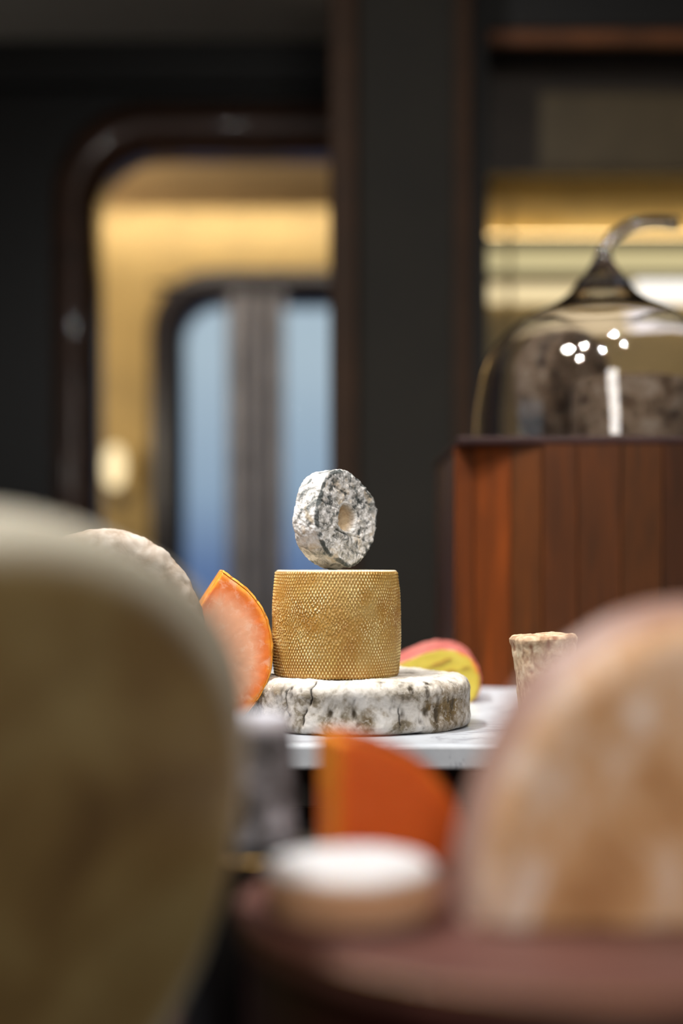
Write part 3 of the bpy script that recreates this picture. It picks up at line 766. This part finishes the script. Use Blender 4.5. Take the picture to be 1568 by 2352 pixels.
# --- dark ash-coated goat cheese on the stand
D = .684; s = F / D
M_ash = cheese('ash_rind', [(.34, (62, 60, 60)), (.5, (104, 104, 108)), (.66, (170, 172, 182))], 55, .85, 0, 400, .5, cav=(.1, .5, (44, 42, 42)))
rim_tint(M_ash, 'ZZ', .0735, .0830, (216, 216, 226))  # light on the top face is painted in as a paler colour
hA = .131 - (1640 - 1312) / s
ac = squarish([(0, 0), (.0160, 0), (.0180, .003), (.0174, hA * .5), (.0152, hA - .005), (.0140, hA - .001), (.0118, hA), (0, hA)], 160, 3.0, M_ash, 'ash_cheese', 71, .0010, ((592 - 784) / s, D, BT + .0004), .3, .0015)
tag(ac, 'dark grey ash-coated cheese with a paler top, left of the deep orange quarter', 'cheese')

# --- quarter of deep orange cheese on the stand
D = .62; s = F / D
oq = thing('cheese_quarter', 'deep orange quarter wheel standing on the round stand behind the small white cheese', 'cheese', ((778 - 784) / s, D, BT), math.radians(16))
R_ = .0575
qarc = [(R_ * math.cos(a) + .003, R_ * math.sin(a)) for a in np.linspace(0.0, math.radians(87), 20)]
qarc = [(x * 1.0, z_ * 1.0) for x, z_ in qarc]
M_dp = paste('deep_orange_paste', (236, 138, 30), (222, 100, 26), (206, 90, 28), .06, .25, 30, cl=(222, 110, 40))
M_dr = cheese('deep_orange_rind', [(.35, (140, 56, 22)), (.65, (176, 82, 34))], 60, .6)
slab('paste', qarc + [(0, R_ * .999), (0, 0)], .036, M_dp, oq, .0004, 120, 25, step=.002)
rind_strip('rind', qarc, .036, M_dr, oq, .0018, .0005, 28, cc=(.02, .02), step=.002, y0=.0004)

# --- small white bloomy cheese in front
D = .540; s = F / D
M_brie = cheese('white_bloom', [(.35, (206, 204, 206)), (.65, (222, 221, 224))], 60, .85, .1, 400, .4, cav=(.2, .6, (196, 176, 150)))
rim_tint(M_brie, 'XY', .0304, .0325, (186, 142, 108))  # shade on the side is painted in as brown
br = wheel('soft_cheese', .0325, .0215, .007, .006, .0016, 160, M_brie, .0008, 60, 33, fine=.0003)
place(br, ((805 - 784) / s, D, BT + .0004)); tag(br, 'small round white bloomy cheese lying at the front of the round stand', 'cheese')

# --- half wheel of washed-rind cheese at the right
D = .555; s = F / D
M_wash = cheese('washed_pink_rind', [(.34, (172, 124, 82)), (.45, (198, 152, 108)), (.54, (212, 178, 150)), (.64, (226, 206, 192))], 24, .5, .15, 300, .3, cav=None, spec=.4)
rim_tint(M_wash, 'XZ', .108, .116, (158, 124, 112))  # mixed toward a darker dusty pink at the rim
hw = thing('halved_cheese', 'big pinkish washed-rind half cheese standing at the right of the round stand, nearest the camera', 'cheese', ((1560 - 784) / s, D, BT), math.radians(6))
R_ = .126
def half_round(name, R, T, rnd, mat, parent, seed, amp):
    """upper half of a thick wheel whose axis is y; flat cut side down"""
    prof = rounded_rect_profile(R, T, rnd, rnd, .004, .004)
    V, Q, N = revolve(prof, 200)
    f = fbm(V, 30, seed, 4); V = V + N * (amp * f)[:, None]
    W = np.stack([V[:, 0], V[:, 2] - T / 2, V[:, 1]], -1)
    W[:, 2] = np.maximum(W[:, 2], 0)
    me_o = np_mesh(name, W, Q, mat, parent, {'cav': -f})
    bm = bmesh.new(); bm.from_mesh(me_o.data); bmesh.ops.remove_doubles(bm, verts=bm.verts, dist=1e-6)
    bmesh.ops.recalc_face_normals(bm, faces=bm.faces); bm.to_mesh(me_o.data); bm.free(); return me_o
h1 = half_round('rind', .1160, .056, .020, M_wash, hw, 81, .002)
h1.scale = (.76, 1, 1)

# --- big pale wheel standing at the left, close to the lens
D = .48; s = F / D
M_pale = cheese('pale_olive_rind', [(.34, (88, 66, 38)), (.5, (116, 94, 56)), (.68, (136, 118, 78))], 14, .6, .1, 200, .3, cav=None, spec=.35)
rim_tint(M_pale, 'XY', .113, .124, (176, 169, 152))  # overhead light on the rim is painted in as a pale colour
lw = wheel('large_cheese', .126, .054, .015, .015, .004, 160, M_pale, .0015, 25, 51, zc0=True, wob=.008)
rim_ = .114
for v in lw.data.vertices:                       # a slightly squarish, slumped outline
    q = 1 + .075 * math.sin(2 * math.atan2(v.co.y, v.co.x)) ** 2; v.co.x *= q; v.co.y *= q
n_l = Vector((math.sin(math.radians(45)), -math.cos(math.radians(45)), -.30)).normalized()
lw.rotation_euler = n_l.to_track_quat('Z', 'Y').to_euler()
lw.location = (-.1430, D, FT + .1374)
rk = thing('cheese_rack', 'low dark wooden rack with two metal rails holding the huge pale olive wheel', 'rack', (-.1430, D, FT), math.radians(45))
box('base', -.075, .075, -.035, .095, 0, .0078, M_mahog, rk, .002)
M_rail = plain('rack_rail', (70, 66, 60), .35, metal=.8)
for yy in (-.0045, .0630):       # local -y is where the wheel faces
    bm_obj('rail', tube([(-.068, yy, .0075), (-.068, yy, .024), (-.064, yy, .028), (.064, yy, .028), (.068, yy, .024), (.068, yy, .0075)], .0034, 10), M_rail, rk, True)
tag(lw, 'huge pale olive wheel standing on edge at the left, nearest to the camera', 'cheese')

# --- cheeses under the bell
M_g1 = cheese('grey_brown_rind', [(.35, (104, 84, 62)), (.5, (150, 130, 104)), (.66, (190, 174, 150))], 60, .85, 0, 400, .4, cav=(.1, .5, (70, 60, 50)))
a1 = wheel('aged_cheese', .0715, .050, .008, .008, .0015, 200, M_g1, .0016, 60, 91, zc0=True)
place(a1, ((1296 - 784) / F * 1.655, 1.655, BZ + .0730), (PI / 2, 0, math.radians(48)))
tag(a1, 'grey-brown round cheese standing on edge at the left inside the glass bell', 'cheese')
a2 = wheel('aged_cheese', .064, .070, .007, .006, .0016, 220, M_g1, .0014, 60, 95)
place(a2, ((1448 - 784) / F * 1.555, 1.555, BZ + .0008))
tag(a2, 'grey-brown cylindrical cheese lying flat at the right inside the glass bell', 'cheese')
